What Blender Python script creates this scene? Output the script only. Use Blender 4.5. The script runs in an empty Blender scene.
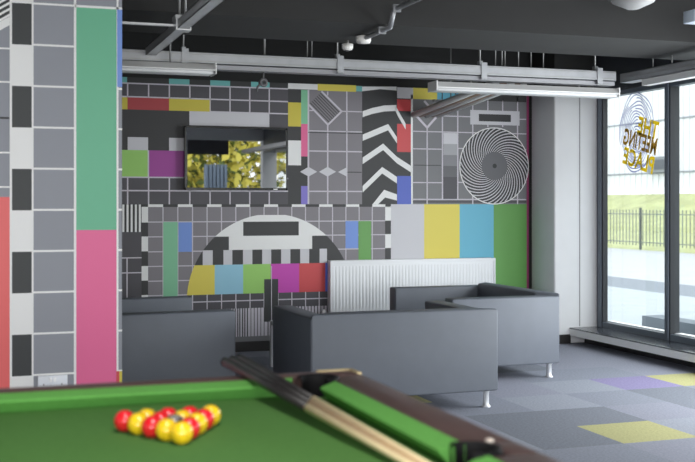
import bpy, bmesh, math, random
from mathutils import Vector, Matrix
random.seed(7)
SC = bpy.context.scene
COL = SC.collection
PI = math.pi
# ------------------------------------------------------------------ camera numbers
CAM_H = 1.33
YAW = math.radians(19.08)
S_, C_ = math.sin(YAW), math.cos(YAW)
F = 1090.0

def wx(px, Y):                      # room X of a photo column on the plane Y
    r = (px - 347.5) / F
    return Y * (S_ + C_ * r) / (C_ - S_ * r)

def wz(px, py, Y):                  # room height of a photo row on the plane Y
    X = wx(px, Y)
    d = S_ * X + C_ * Y
    return CAM_H - (py - 204.0) * d / F

# ------------------------------------------------------------------ materials
def lin(c):
    c = c / 255.0
    return c / 12.92 if c <= 0.04045 else ((c + 0.055) / 1.055) ** 2.4

def L(r, g, b, k=1.0):
    return (min(lin(r) * k, .95), min(lin(g) * k, .95), min(lin(b) * k, .95))

MATS = {}
def mat(name, col, rough=0.6, metal=0.0, spec=0.5, noise=0.0, nscale=30.0, emit=0.0, bump=0.0, coat=0.0):
    if name in MATS:
        return MATS[name]
    m = bpy.data.materials.new(name)
    m.use_nodes = True
    nt = m.node_tree
    b = nt.nodes['Principled BSDF']
    b.inputs['Base Color'].default_value = (*col, 1)
    b.inputs['Roughness'].default_value = rough
    b.inputs['Metallic'].default_value = metal
    b.inputs['Specular IOR Level'].default_value = spec
    b.inputs['Coat Weight'].default_value = coat
    if emit > 0:
        b.inputs['Emission Color'].default_value = (*col, 1)
        b.inputs['Emission Strength'].default_value = emit
    if noise > 0 or bump > 0:
        tc = nt.nodes.new('ShaderNodeTexCoord')
        n = nt.nodes.new('ShaderNodeTexNoise')
        n.inputs['Scale'].default_value = nscale
        n.inputs['Detail'].default_value = 4
        nt.links.new(tc.outputs['Object'], n.inputs['Vector'])
        if noise > 0:
            mr = nt.nodes.new('ShaderNodeMapRange')
            mr.inputs['From Min'].default_value = .3
            mr.inputs['From Max'].default_value = .7
            mr.inputs['To Min'].default_value = 1 - noise
            mr.inputs['To Max'].default_value = 1 + noise
            nt.links.new(n.outputs['Fac'], mr.inputs['Value'])
            mx = nt.nodes.new('ShaderNodeVectorMath')
            mx.operation = 'SCALE'
            mx.inputs[0].default_value = col
            nt.links.new(mr.outputs['Result'], mx.inputs['Scale'])
            nt.links.new(mx.outputs['Vector'], b.inputs['Base Color'])
        if bump > 0:
            bp = nt.nodes.new('ShaderNodeBump')
            bp.inputs['Strength'].default_value = bump
            bp.inputs['Distance'].default_value = .002
            nt.links.new(n.outputs['Fac'], bp.inputs['Height'])
            nt.links.new(bp.outputs['Normal'], b.inputs['Normal'])
    MATS[name] = m
    return m

def glass_mat():
    m = bpy.data.materials.new('window_glass')
    m.use_nodes = True
    nt = m.node_tree
    nt.nodes.clear()
    o = nt.nodes.new('ShaderNodeOutputMaterial')
    t = nt.nodes.new('ShaderNodeBsdfTransparent')
    t.inputs['Color'].default_value = (.93, .95, .95, 1)
    g = nt.nodes.new('ShaderNodeBsdfGlossy')
    g.inputs['Roughness'].default_value = .02
    lw = nt.nodes.new('ShaderNodeLayerWeight')
    lw.inputs['Blend'].default_value = .5
    pw_ = nt.nodes.new('ShaderNodeMath'); pw_.operation = 'POWER'
    pw_.inputs[1].default_value = 5
    nt.links.new(lw.outputs['Facing'], pw_.inputs[0])
    f = nt.nodes.new('ShaderNodeMapRange')
    f.inputs['To Min'].default_value = .02
    f.inputs['To Max'].default_value = .8
    nt.links.new(pw_.outputs[0], f.inputs['Value'])
    mx = nt.nodes.new('ShaderNodeMixShader')
    nt.links.new(f.outputs['Result'], mx.inputs['Fac'])
    nt.links.new(t.outputs[0], mx.inputs[1])
    nt.links.new(g.outputs[0], mx.inputs[2])
    nt.links.new(mx.outputs[0], o.inputs['Surface'])
    return m

# ------------------------------------------------------------------ mesh builder
class MB:
    def __init__(self):
        self.v, self.f, self.m, self.s = [], [], [], []
    def add(self, vs, fs, m=0, smooth=False):
        o = len(self.v)
        self.v += [tuple(p) for p in vs]
        for f in fs:
            self.f.append([o + i for i in f]); self.m.append(m); self.s.append(smooth)
        return self
    def box(self, x0, x1, y0, y1, z0, z1, m=0):
        vs = [(x, y, z) for x in (x0, x1) for y in (y0, y1) for z in (z0, z1)]
        return self.add(vs, [(0, 1, 3, 2), (4, 6, 7, 5), (0, 4, 5, 1), (2, 3, 7, 6), (0, 2, 6, 4), (1, 5, 7, 3)], m)
    def rbox(self, x0, x1, y0, y1, z0, z1, r=.02, seg=3, m=0, puff=0.0):
        bm = bmesh.new()
        bmesh.ops.create_cube(bm, size=1)
        for v in bm.verts:
            v.co = Vector(((x0 + x1) / 2 + v.co.x * (x1 - x0), (y0 + y1) / 2 + v.co.y * (y1 - y0), (z0 + z1) / 2 + v.co.z * (z1 - z0)))
        bmesh.ops.bevel(bm, geom=bm.edges[:], offset=r, segments=seg, profile=.5, affect='EDGES')
        bm.normal_update()
        bm.verts.index_update()
        self.add([v.co[:] for v in bm.verts], [[v.index for v in f.verts] for f in bm.faces], m, seg > 1)
        bm.free()
        return self
    def rprism(self, poly, z0, z1, r):
        bm = bmesh.new()
        lo = [bm.verts.new((x, y, z0)) for x, y in poly]; hi = [bm.verts.new((x, y, z1)) for x, y in poly]
        n = len(poly)
        bm.faces.new(lo[::-1]); bm.faces.new(hi)
        for i in range(n):
            bm.faces.new((lo[i], lo[(i + 1) % n], hi[(i + 1) % n], hi[i]))
        bm.normal_update()
        bmesh.ops.recalc_face_normals(bm, faces=bm.faces[:])
        bmesh.ops.bevel(bm, geom=bm.edges[:], offset=r, segments=3, profile=.5, affect='EDGES')
        bm.verts.index_update()
        self.add([v.co[:] for v in bm.verts], [[v.index for v in f.verts] for f in bm.faces], 0, True)
        bm.free()
        return self
    def tube(self, p0, p1, r0, r1=None, n=12, m=0, caps=True):
        r1 = r0 if r1 is None else r1
        p0, p1 = Vector(p0), Vector(p1)
        d = (p1 - p0).normalized()
        a = Vector((0, 0, 1)) if abs(d.z) < .9 else Vector((1, 0, 0))
        u = d.cross(a).normalized(); w = d.cross(u)
        vs = []
        for p, r in ((p0, r0), (p1, r1)):
            for i in range(n):
                t = 2 * PI * i / n
                vs.append(p + (u * math.cos(t) + w * math.sin(t)) * r)
        self.add(vs, [(i, (i + 1) % n, n + (i + 1) % n, n + i) for i in range(n)], m, True)
        if caps:
            self.add(vs, [tuple(range(n - 1, -1, -1)), tuple(range(n, 2 * n))], m)
        return self
    def path(self, pts, r, n=10, m=0):
        for a, b in zip(pts, pts[1:]):
            self.tube(a, b, r, r, n, m)
        for p in pts[1:-1]:
            self.ball(p, r, 8, 6, m)
        return self
    def lathe(self, c, prof, n=24, m=0, axis='z'):
        vs = []
        for r, h in prof:
            for i in range(n):
                t = 2 * PI * i / n
                a, b = r * math.cos(t), r * math.sin(t)
                vs.append({'z': (c[0] + a, c[1] + b, c[2] + h), 'y': (c[0] + a, c[1] + h, c[2] + b), 'x': (c[0] + h, c[1] + a, c[2] + b)}[axis])
        k = len(prof)
        fs = [(j * n + i, j * n + (i + 1) % n, (j + 1) * n + (i + 1) % n, (j + 1) * n + i) for j in range(k - 1) for i in range(n)]
        self.add(vs, fs, m, True)
        self.add(vs, [tuple(range(n)), tuple((k - 1) * n + i for i in range(n))], m)
        return self
    def ball(self, c, r, n=24, k=14, m=0):
        vs = [(c[0], c[1], c[2] + r)]
        for j in range(1, k):
            ph = PI * j / k
            for i in range(n):
                t = 2 * PI * i / n
                vs.append((c[0] + r * math.sin(ph) * math.cos(t), c[1] + r * math.sin(ph) * math.sin(t), c[2] + r * math.cos(ph)))
        vs.append((c[0], c[1], c[2] - r))
        e = len(vs) - 1
        fs = [(0, 1 + i, 1 + (i + 1) % n) for i in range(n)]
        for j in range(k - 2):
            o = 1 + j * n
            fs += [(o + i, o + n + i, o + n + (i + 1) % n, o + (i + 1) % n) for i in range(n)]
        o = 1 + (k - 2) * n
        fs += [(o + i, e, o + (i + 1) % n) for i in range(n)]
        return self.add(vs, fs, m, True)
    def prism(self, poly, axis, a0, a1, m=0):
        n = len(poly)
        def P(p, a):
            return {'x': (a, p[0], p[1]), 'y': (p[0], a, p[1]), 'z': (p[0], p[1], a)}[axis]
        vs = [P(p, a0) for p in poly] + [P(p, a1) for p in poly]
        fs = [tuple(range(n)), tuple(range(2 * n - 1, n - 1, -1))] + [(i, (i + 1) % n, n + (i + 1) % n, n + i) for i in range(n)]
        return self.add(vs, fs, m)
    def build(self, name, mats, parent=None, fix=True):
        me = bpy.data.meshes.new(name)
        me.from_pydata(self.v, [], self.f)
        if not isinstance(mats, (list, tuple)):
            mats = [mats]
        for mm in mats:
            me.materials.append(mm)
        me.polygons.foreach_set('material_index', self.m)
        me.polygons.foreach_set('use_smooth', self.s)
        if fix:
            bm = bmesh.new(); bm.from_mesh(me)
            bmesh.ops.remove_doubles(bm, verts=bm.verts[:], dist=1e-6)
            bmesh.ops.recalc_face_normals(bm, faces=bm.faces[:])
            bm.to_mesh(me); bm.free()
        me.update()
        o = bpy.data.objects.new(name, me)
        COL.objects.link(o)
        if parent is not None:
            o.parent = parent
        return o

def tag(o, label=None, cat=None, group=None, kind=None):
    if label: o['label'] = label
    if cat: o['category'] = cat
    if group: o['group'] = group
    if kind: o['kind'] = kind
    return o

def thing(name, loc=(0, 0, 0), rz=0.0, label=None, cat=None, group=None, kind=None):
    o = bpy.data.objects.new(name, None)
    o.empty_display_size = .1
    COL.objects.link(o)
    o.location = loc
    o.rotation_euler = (0, 0, rz)
    return tag(o, label, cat, group, kind)

def kids(o):
    return [c for c in COL.objects if c.parent == o]

def dup(root, loc, rz=0.0, label=None, group=None):
    r = root.copy(); COL.objects.link(r)
    r.location = loc; r.rotation_euler = (0, 0, rz)
    if label: r['label'] = label
    if group: r['group'] = group
    for ch in kids(root):
        c = ch.copy(); COL.objects.link(c); c.parent = r
        for g in kids(ch):
            e = g.copy(); COL.objects.link(e); e.parent = c
    return r

# ------------------------------------------------------------------ palette
K = 1.0
mural_black = mat('mural_black', L(52, 52, 54), .55)
mural_dark = mat('mural_dark', L(77, 75, 81), .55)
mural_grey = mat('mural_grey', L(128, 124, 130), .55)
mural_mid = mat('mural_mid', L(118, 118, 122), .55)
mural_white = mat('mural_white', L(234, 234, 234), .55)
mural_pale = mat('mural_pale', L(205, 204, 210), .55)
mural_line = mat('mural_line', L(205, 200, 210), .55)
mural_red = mat('mural_red', L(205, 70, 74), .5)
mural_dred = mat('mural_dark_red', L(170, 56, 62), .5)
mural_yel = mat('mural_yellow', L(222, 206, 84), .5)
mural_yel2 = mat('mural_ochre', L(205, 190, 66), .5)
mural_sky = mat('mural_sky_blue', L(146, 198, 220), .5)
mural_cyan = mat('mural_cyan', L(98, 178, 205), .5)
mural_teal = mat('mural_teal', L(112, 186, 184), .5)
mural_lime = mat('mural_lime', L(152, 205, 104), .5)
mural_green = mat('mural_green', L(98, 158, 78), .5)
mural_mint = mat('mural_mint', L(126, 192, 152), .5)
mural_blue = mat('mural_blue', L(112, 146, 216), .5)
mural_dblue = mat('mural_deep_blue', L(76, 96, 190), .5)
mural_vio = mat('mural_violet', L(130, 118, 205), .5)
mural_mag = mat('mural_magenta', L(196, 62, 176), .5)
mural_pur = mat('mural_purple', L(160, 62, 152), .5)
mural_pink = mat('mural_pink', L(226, 100, 150), .5)
mural_coral = mat('mural_coral', L(232, 100, 100), .5)
mural_maroon = mat('mural_maroon', L(150, 50, 100), .5)
mural_jade = mat('mural_jade', L(100, 178, 142), .5)
mural_slate = mat('mural_slate', L(140, 143, 152), .55)
mural_ink = mat('mural_ink', L(48, 51, 53), .55)
MUR = [mural_black, mural_dark, mural_grey, mural_mid, mural_white, mural_pale, mural_line, mural_red, mural_dred, mural_yel, mural_yel2,
       mural_sky, mural_cyan, mural_teal, mural_lime, mural_green, mural_mint, mural_blue, mural_dblue, mural_vio, mural_mag, mural_pur,
       mural_pink, mural_coral, mural_maroon, mural_jade, mural_slate, mural_ink,
       mat('mural_step_a', L(165, 165, 170), .55), mat('mural_step_b', L(130, 130, 135), .55), mat('mural_step_c', L(100, 100, 105), .55)]
MI = {m.name: i for i, m in enumerate(MUR)}
def mi(n):
    return MI['mural_' + n]

white_wall = mat('white_wall_paint', L(226, 227, 230), .7, noise=.015, nscale=6)
grey_wall = mat('plain_wall_paint', L(205, 206, 208), .8)
black_paint = mat('black_ceiling_paint', L(42, 42, 42), .9, noise=.08, nscale=3)
dark_soffit = mat('charcoal_beam_paint', L(49, 49, 49), .85, noise=.06, nscale=4)
skirt_black = mat('black_skirting', L(40, 38, 38), .5)
frame_grey = mat('anthracite_aluminium', L(104, 113, 124), .38, spec=.5)
frame_dark = mat('anthracite_gasket', L(44, 47, 52), .5)
glass = glass_mat()

# ------------------------------------------------------------------ ROOM SHELL
YB, YP, XW, YPI, ZC = 9.6, 5.74, 5.69, 9.14, 2.95
YR, XL = -2.6, -4.0

# floor: carpet tiles half a metre square, tile tones as laid
def carpet(name, rgb, n=.16):
    m = mat(name, L(*rgb), .95, noise=n, nscale=70, spec=.25, bump=.4)
    return m
tones = [carpet('carpet_blue_grey', (134, 138, 150)), carpet('carpet_slate', (120, 124, 134)), carpet('carpet_lilac_grey', (140, 142, 155)),
         carpet('carpet_pale_grey', (145, 149, 160)), carpet('carpet_yellow', (174, 171, 122)), carpet('carpet_violet', (136, 128, 164)),
         carpet('carpet_beige', (205, 203, 150))]
fm = MB()
X0, Y0 = 3.43 - .5 * 15, 5.22 - .5 * 16
for i in range(20):
    for j in range(26):
        x0, y0 = X0 + .5 * i, Y0 + .5 * j
        x1, y1 = min(x0 + .5, 5.80), min(y0 + .5, YB + .02)
        if x1 <= x0 or y1 <= y0:
            continue
        t = random.choices([0, 1, 2, 3], [4, 2.4, 3, 3])[0]
        if (i, j) == (15, 16): t = 4
        if (i, j) == (17, 19): t = 5
        if (i, j) == (18, 19): t = 4
        if (i, j) == (13, 19): t = 6
        if (i, j) in ((15, 17), (14, 16), (14, 17)): t = 1
        fm.add([(x0, y0, 0), (x1, y0, 0), (x1, y1, 0), (x0, y1, 0)], [(0, 1, 2, 3)], t)
fm.box(X0, 5.80, Y0, YB, -.1, -.002, 1)
fl = fm.build('floor', tones)
tag(fl, kind='structure')

# ---- back wall
wb = MB().box(XL, 5.95, YB, YB + .2, 0, ZC).build('wall_back', black_paint)
tag(wb, kind='structure')

class Mural:
    def __init__(self, Y):
        self.Y, self.mb, self.n = Y, MB(), 0
    def X(self, px): return wx(px, self.Y)
    def Z(self, px, py): return wz(px, py, self.Y)
    def poly(self, pts, c, layer=1):                    # pts already in wall metres (X, Z)
        y = self.Y - .0015 - layer * .0007
        self.mb.add([(x, y, z) for x, z in pts], [tuple(range(len(pts)))], mi(c))
    def rm(self, xa, xb, zt, zb, c, layer=1):
        self.poly([(xa, zb), (xb, zb), (xb, zt), (xa, zt)], c, layer)
    def r(self, pa, pb, ya, yb, c, layer=1, ref=None):  # measured columns pa..pb, rows ya..yb taken at column ref
        q = (pa + pb) / 2 if ref is None else ref
        self.rm(self.X(pa), self.X(pb), self.Z(q, ya), self.Z(q, yb), c, layer)
    def vl(self, px, ya, yb, w=.011, c='line', layer=3):
        x = self.X(px)
        self.rm(x - w / 2, x + w / 2, self.Z(px, ya), self.Z(px, yb), c, layer)
    def hl(self, pa, pb, ya, w=.010, c='line', layer=3, ref=None):
        q = (pa + pb) / 2 if ref is None else ref
        z = self.Z(q, ya)
        self.rm(self.X(pa), self.X(pb), z + w / 2, z - w / 2, c, layer)
    def pl(self, pts, c, layer=2):
        self.poly([(self.X(a), self.Z(a, b)) for a, b in pts], c, layer)
    def seg(self, a, b, w=.014, c='line', layer=4):
        A = Vector((self.X(a[0]), self.Z(*a))); B = Vector((self.X(b[0]), self.Z(*b)))
        d = (B - A).normalized(); n = Vector((-d.y, d.x)) * w / 2
        self.poly([A - n, B - n, B + n, A + n], c, layer)

M = Mural(YB)
ZTOP = M.Z(170, 78.7)
XE = M.X(526.5)
# base fields
M.rm(XL + .02, M.X(300), ZTOP, .09, 'dark', 0)
M.rm(M.X(300), XE, ZTOP, .09, 'mid', 0)
# --- field behind the television
c0, dx = 127.6, M.X(210) - M.X(127.6)
xs = [M.X(127.6) + dx / 4 * k for k in range(-14, 9)]
zA, zB, zC = M.Z(127.7, 83.2), M.Z(127.7, 96.6), M.Z(127.7, 109.4)
zD0, zD1, zD2 = M.Z(189, 125.2), M.Z(127.7, 137), M.Z(127.7, 150)
zD, zE, zF0, zF1 = M.Z(127.7, 177.2), M.Z(127.7, 190.6), M.Z(150, 204.3), M.Z(150, 207)
x288 = M.X(288)
for z in (zA, zB, zC, zD, zE):
    M.rm(XL + .02, x288, z + .006, z - .006, 'line', 1)
for x in xs:
    if x < x288:
        M.rm(x - .006, x + .006, zA, zC, 'line', 1)
        M.rm(x - .006, x + .006, zD, zF0, 'line', 1)
for k in (12, 10 + 6, 10 + 8, 10 + 10):
    pass
for a, b in ((100, 127), (169, 189.4), (210.2, 230), (251, 269.5)):
    M.rm(M.X(a), M.X(b), ZTOP, zA + .006, 'teal', 2)
for a, b in ((127.4, 169), (189.5, 210.2), (230, 251), (269.5, 288)):
    M.rm(M.X(a), M.X(b), ZTOP, zA + .006, 'black', 2)
M.rm(M.X(100), M.X(127.4), zB - .006, zC, 'yel2' if False else 'ochre', 2)
M.rm(M.X(127.4), M.X(169), zB - .006, zC, 'dark_red', 2)
M.rm(M.X(169), M.X(209.6), zB - .006, zC, 'ochre', 2)
M.rm(M.X(80), M.X(189.3), zC, zD2, 'black', 2)
M.rm(M.X(189.3), M.X(269.3), zC - .004, zD0, 'pale', 2)
M.rm(M.X(189.3), x288, zD0, zD2, 'black', 2)
M.rm(M.X(127.6), M.X(148), zD1, zD2, 'pale', 3)
M.rm(M.X(169), M.X(187), zD1, zD2, 'pale', 3)
M.rm(M.X(90), M.X(147.6), zD2, zD + .006, 'lime', 3)
M.rm(M.X(147.6), M.X(149), zD2, zD, 'pale', 3)
M.rm(M.X(149), M.X(230), zD2, zD + .006, 'purple', 3)
# --- narrow colour column
M.r(288, 308, 89, 204.3, 'black', 1)
M.r(288, 317.5, 83.6, 89.3, 'white', 2, 300)
M.r(317.5, 356, 84.6, 91.2, 'yellow', 2, 336)
M.r(356, 362, 86.2, 91.4, 'teal', 2)
M.r(288, 301, 102.5, 126.5, 'ochre', 2)
M.r(301, 307.5, 90, 124, 'mint', 2)
M.r(301, 307.5, 124, 156.5, 'pink', 2)
M.r(288, 301, 140.5, 165.3, 'white', 2)
M.r(301, 307.5, 186, 204.2, 'violet', 2)
# --- diamond panel
M.r(308, 362, 91.2, 204.3, 'grey', 1)
M.vl(308.3, 90, 204, .016)
M.vl(327.6, 125, 204, .014); M.vl(327.6, 91.5, 95.5, .012); M.vl(346.7, 91.5, 204, .013)
M.hl(308, 313, 110.5); M.hl(341.5, 362, 111.6)
M.hl(308, 362, 131.4, .009); M.hl(308, 362, 133, .008, 'ink'); M.hl(308, 362, 151.4, .012); M.hl(308, 362, 191.4, .012)
M.hl(341, 361.5, 172.2, .008, 'ink')
M.seg((308.5, 104.5), (328, 125), .017); M.seg((321.3, 91.3), (341.6, 111.5), .017); M.seg((327.6, 125), (341.6, 111.3), .017)
for k in range(1, 8):
    t = k / 8
    a = (308.5 + (322 - 308.5) * t, 104.5 + (91.5 - 104.5) * t); b = (328 + (341.5 - 328) * t, 124.5 + (111.5 - 124.5) * t)
    M.seg(a, b, .007, 'black', 3)
for cx in (308.4, 327.4):
    M.pl([(cx - 8.5, 171.8), (cx, 166.8), (cx + 8.5, 171.8), (cx, 176.6)], 'pale', 5)
M.pl([(337.8, 172), (346.7, 167.3), (346.7, 176.6)], 'pale', 5)
# --- tyre tread panel
M.r(362, 411.5, 86.6, 204.3, 'black', 1, 386)
M.pl([(362, 91.3), (362, 86.6), (396.5, 86.6), (396.5, 90.6), (380, 89.2)], 'white', 2)
def chev(pts, t=6.0, c='white'):
    for (a, b) in zip(pts, pts[1:]):
        M.pl([(a[0], a[1]), (b[0], b[1]), (b[0], b[1] + t), (a[0], a[1] + t)], c, 3)
chev([(362.5, 111.2), (372, 108), (384, 105.5), (396.3, 105)], 6)
chev([(395.5, 105.6), (398.5, 111.5), (405.5, 123.5)], 6, 'white')
chev([(362.5, 134.6), (388, 124), (396.8, 137.2)], 6.3)
chev([(362.5, 157.6), (383, 143.6), (396.8, 156.8), (411, 166)], 6.5)
chev([(362.5, 186), (382, 167), (396.8, 177)], 6.5)
M.pl([(372.5, 204.2), (378, 204.2), (385, 197.5), (396.8, 200.5), (396.8, 194.5), (384, 189.8)], 'white', 3)
M.r(397, 411, 92, 98.5, 'pale', 2); 
M.r(397, 411, 99.5, 111, 'red', 2); M.r(397, 411, 124, 152, 'red', 2.4 and 2); M.r(397, 411, 176, 204.2, 'deep_blue', 4)
M.vl(411.7, 95, 204, .020, 'white')
# --- grey-scale panel and spiral
for px, a, b in ((427, 127, 204), (442.3, 116, 199), (457.6, 100, 199), (472.6, 100, 204), (487.7, 100, 127), (502.5, 100, 127), (517.4, 96, 204)):
    M.vl(px, a, b, .013)
for a, b, y in ((437, 472, 116.3), (412, 526, 132.6), (412, 443, 149), (412, 443, 182.6), (412, 526, 199.4), (457, 526, 149), (457, 526, 182.6), (517, 526, 119.3)):
    M.hl(a, b, y, .010)
M.hl(414, 441, 165.3, .007, 'ink'); M.hl(412, 526, 201.8, .02, 'dark', 2)
M.seg((412, 111.5), (427, 127.6), .022); M.seg((427, 127.6), (437.5, 115.6), .022); M.seg((424, 101), (428.5, 106), .022)
M.r(397, 413, 87.6, 98.5, 'pale', 3, 405); M.r(413, 437, 88.2, 99.4, 'yellow', 3, 425)
M.r(437, 460.3, 88.5, 100.4, 'cyan', 3, 448); M.r(460.3, 480, 90, 101, 'green', 3, 470); M.r(480, 526, 90.5, 101.5, 'black', 3)
for px in (442, 455.5, 466, 474):
    M.vl(px, 89, 100.5, .012, 'ink', 4)
for a, b, c in ((133, 144, 'pale'), (144, 155, 'step_a'), (155, 166, 'step_b'), (166, 177, 'step_c'), (177, 199, 'dark')):
    M.r(443.2, 457, a, b, c, 4, 450)
M.r(470, 519.3, 110.6, 125, 'pale', 5, 494); M.r(478.6, 510.6, 114.4, 121.6, 'black', 6, 494)
cx, cz = M.X(494.2), M.Z(494.2, 166)
R = (M.Z(494.2, 127.4) - M.Z(494.2, 204.4)) / 2
def disc(r, c, layer, n=72):
    M.poly([(cx + r * math.cos(2 * PI * i / n), cz + r * math.sin(2 * PI * i / n)) for i in range(n)], c, layer)
disc(R, 'white', 7); disc(R * .975, 'black', 8)
NA = 38
for k in range(NA):
    prev = None
    for s in range(13):
        q = s / 12
        r = R * (.34 + .63 * q)
        a0 = 2 * PI * k / NA - 1.25 * q ** .9           # outward = clockwise
        hw = PI / NA * (.36 - .02 * q)
        p = [(cx + r * math.cos(a0 - hw), cz + r * math.sin(a0 - hw)), (cx + r * math.cos(a0 + hw), cz + r * math.sin(a0 + hw))]
        if prev:
            M.poly([prev[0], p[0], p[1], prev[1]], 'pale', 9)
        prev = p
disc(R * .37, 'step_c', 10); disc(R * .06, 'ink', 11, 20)
# --- chequered border of the test card
xb0, xb1 = M.X(141.5), M.X(148)
def dashes():
    x = M.X(142); k = 0
    st = (M.X(207) - M.X(148)) / 4
    x = M.X(148) - st * .45
    x_end = M.X(390.5)
    while x < x_end:
        xe = min(x + st, x_end)
        if k == 0: xe = M.X(148)
        M.rm(x, xe, zF0, zF1, 'black' if k % 2 == 0 else 'white', 4)
        x = xe; k += 1
    return st
ST = dashes()
def vcheck(pa, pb, ys, first, ref):
    for k, (a, b) in enumerate(zip(ys, ys[1:])):
        M.r(pa, pb, a, b, ('white', 'black')[(k + first) % 2], 4, ref)
vcheck(141.5, 148, [206.8, 222.5, 236.5, 251.3, 266, 280.6, 295, 309.5, 324, 338.5], 0, 145)
vcheck(385, 390.8, [206.3, 220.6, 234.1, 248, 261.5, 275, 288.5, 302, 315.5, 329], 0, 388)
M.rm(M.X(148), M.X(385), zF1, M.Z(150, 338), 'grey', 1)
for k in range(1, 17):
    x = M.X(148) + ST * k * 1.0
    if x < M.X(384):
        M.rm(x - .0045, x + .0045, zF1, M.Z(150, 338), 'line', 2)
for y in (222, 236.8, 251.7, 266.3, 281, 295.5, 310):
    z = M.Z(160, y)
    M.rm(M.X(148), M.X(385), z + .0045, z - .0045, 'line', 2)
# left bits
M.rm(XL + .02, M.X(141.5), M.Z(130, 204.3), M.Z(130, 232), 'black', 2)
for px in (106.5, 110.6, 114.8, 119, 123.3, 127.5, 131.6, 135.8, 139.8):
    M.r(px - 1.0, px + 1.0, 204.5, 232, 'white', 3)
M.rm(XL + .02, M.X(141.5), M.Z(130, 232), M.Z(130, 258), 'dark', 2)
M.hl(100, 141.5, 258); M.vl(127, 258, 330); M.hl(100, 141.5, 273)
M.r(163.2, 177.6, 222, 310, 'mint', 3, 170); M.r(178.4, 191.8, 222.3, 251.8, 'blue', 3, 185)
M.r(345.4, 358, 221, 248.2, 'blue', 3, 352); M.r(358.4, 371, 221, 300, 'green', 3, 365)
# --- big half disc of the test card
bx, bzt = M.X(271.6), M.Z(271, 213.8)
pl_, pr_ = (M.X(194.7), M.Z(194.7, 264.8)), (M.X(337.8), M.Z(337.8, 256))
hl_ = bx - pl_[0]; dz_ = bzt - pl_[1]
RC = (hl_ ** 2 + dz_ ** 2) / (2 * dz_)
czc = bzt - RC
def half(z):
    return math.sqrt(max(RC * RC - (z - czc) ** 2, 0))
def band(zt, zb, c, layer, xa=None, xb=None, n=14):
    lft, rgt = [], []
    for k in range(n + 1):
        z = zt + (zb - zt) * k / n
        h = half(z)
        l = bx - h if xa is None else max(xa, bx - h)
        r = bx + h if xb is None else min(xb, bx + h)
        if r > l:
            lft.append((l, z)); rgt.append((r, z))
    for k in range(len(lft) - 1):
        M.poly([lft[k + 1], rgt[k + 1], rgt[k], lft[k]], c, layer)
z250, z265, z294 = M.Z(215, 250.2), M.Z(215, 264.9), M.Z(216, 294.4)
z236 = M.Z(225, 236.6)
band(bzt, z250, 'white', 4, n=30)
M.r(243.1, 298.6, 221.6, 235.6, 'black', 5, 271)
band(z236, z250, 'black', 5, None, M.X(228.8)); band(z236, z250, 'black', 5, M.X(312), None)
band(z250, z265, 'black', 5)
for a, b in ((202.6, 212.6), (223.3, 232.2), (242.9, 252.2), (262, 271), (281, 290.2), (300, 309), (319.4, 326.8)):
    M.rm(M.X(a), M.X(b), z250, z265, 'pale', 6)
for a, b, c in ((None, 214.6, 'yellow'), (214.6, 243, 'sky_blue'), (243, 270.6, 'lime'), (270.6, 299, 'magenta'), (299, 325, 'red'), (325, None, 'deep_blue')):
    band(z265, z294, c, 5, None if a is None else M.X(a), None if b is None else M.X(b))
z308, z336, z344 = M.Z(250, 308), M.Z(250, 336.2), M.Z(250, 344)
band(z294, z344, 'dark', 5)
for k in range(3, 14):
    x = M.X(148) + ST * k
    M.rm(x - .0045, x + .0045, z294, z308, 'line', 6)
zz = M.Z(250, 300.4); M.rm(M.X(187), M.X(350), zz + .005, zz - .005, 'line', 6)
M.rm(M.X(225), M.X(274), z308, z336, 'ink', 6)
px = 226.0
k = 0
while px < 273.5:
    w = (1.5, .9, 1.7, 1.1)[k % 4] if px < 246 else (2.6 if px < 262 else 3.0)
    M.rm(M.X(px), M.X(px + w), z308, z336, 'line', 7)
    px += w + (1.1 if px < 246 else (.7 if px < 262 else 1.1)); k += 1
px = 279.5
while px < 331:
    M.rm(M.X(px), M.X(px + 2.2), z308, z336, 'line', 7)
    px += 3.2
M.rm(M.X(200), M.X(330), z336, z344, 'mid', 7)
M.r(264, 278, 279, 321.5, 'ink', 8, 271); M.vl(271.3, 266, 321, .006, 'line', 9)
# --- colour bars on the right
for a, b, c in ((390.8, 424, 'pale'), (424, 459.5, 'yellow'), (459.5, 493.5, 'cyan'), (493.5, 526.5, 'green')):
    M.rm(M.X(a), M.X(b), M.Z(388, 204.2), .35, c, 3)
M.rm(XE, M.X(528.6), ZTOP - .0, .35, 'maroon', 3)
M.rm(M.X(390.8), XE, .35, .09, 'black', 3)
mu = M.mb.build('mural', MUR, wb, fix=False)
tag(mu, 'printed television test card wallpaper')
sk = MB().box(-3.9, 5.24, YB - .02, YB, 0, .09).build('baseboard_back', skirt_black); tag(sk, kind='structure')

# ---- pillar corner beside the windows
XPI = wx(554.5, YPI)
pc = MB()
pc.rbox(XPI, 5.755, YPI, YB - .002, 0, 2.44, .018, 3, 0)
pc.box(XPI + .001, 5.755, YPI + .001, YB - .002, 2.441, ZC, 2)
xj = wx(579.6, YPI)
pc.box(xj - .006, xj + .006, YPI - .002, YPI, .16, 2.44, 1)
pcw = pc.build('wall_corner', [white_wall, mat('panel_joint', L(150, 150, 152), .7), black_paint]); tag(pcw, kind='structure')
MB().box(XPI - .012, XW - .28, YPI - .012, YPI, 0, .087).build('baseboard_corner', skirt_black)['kind'] = 'structure'

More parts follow.
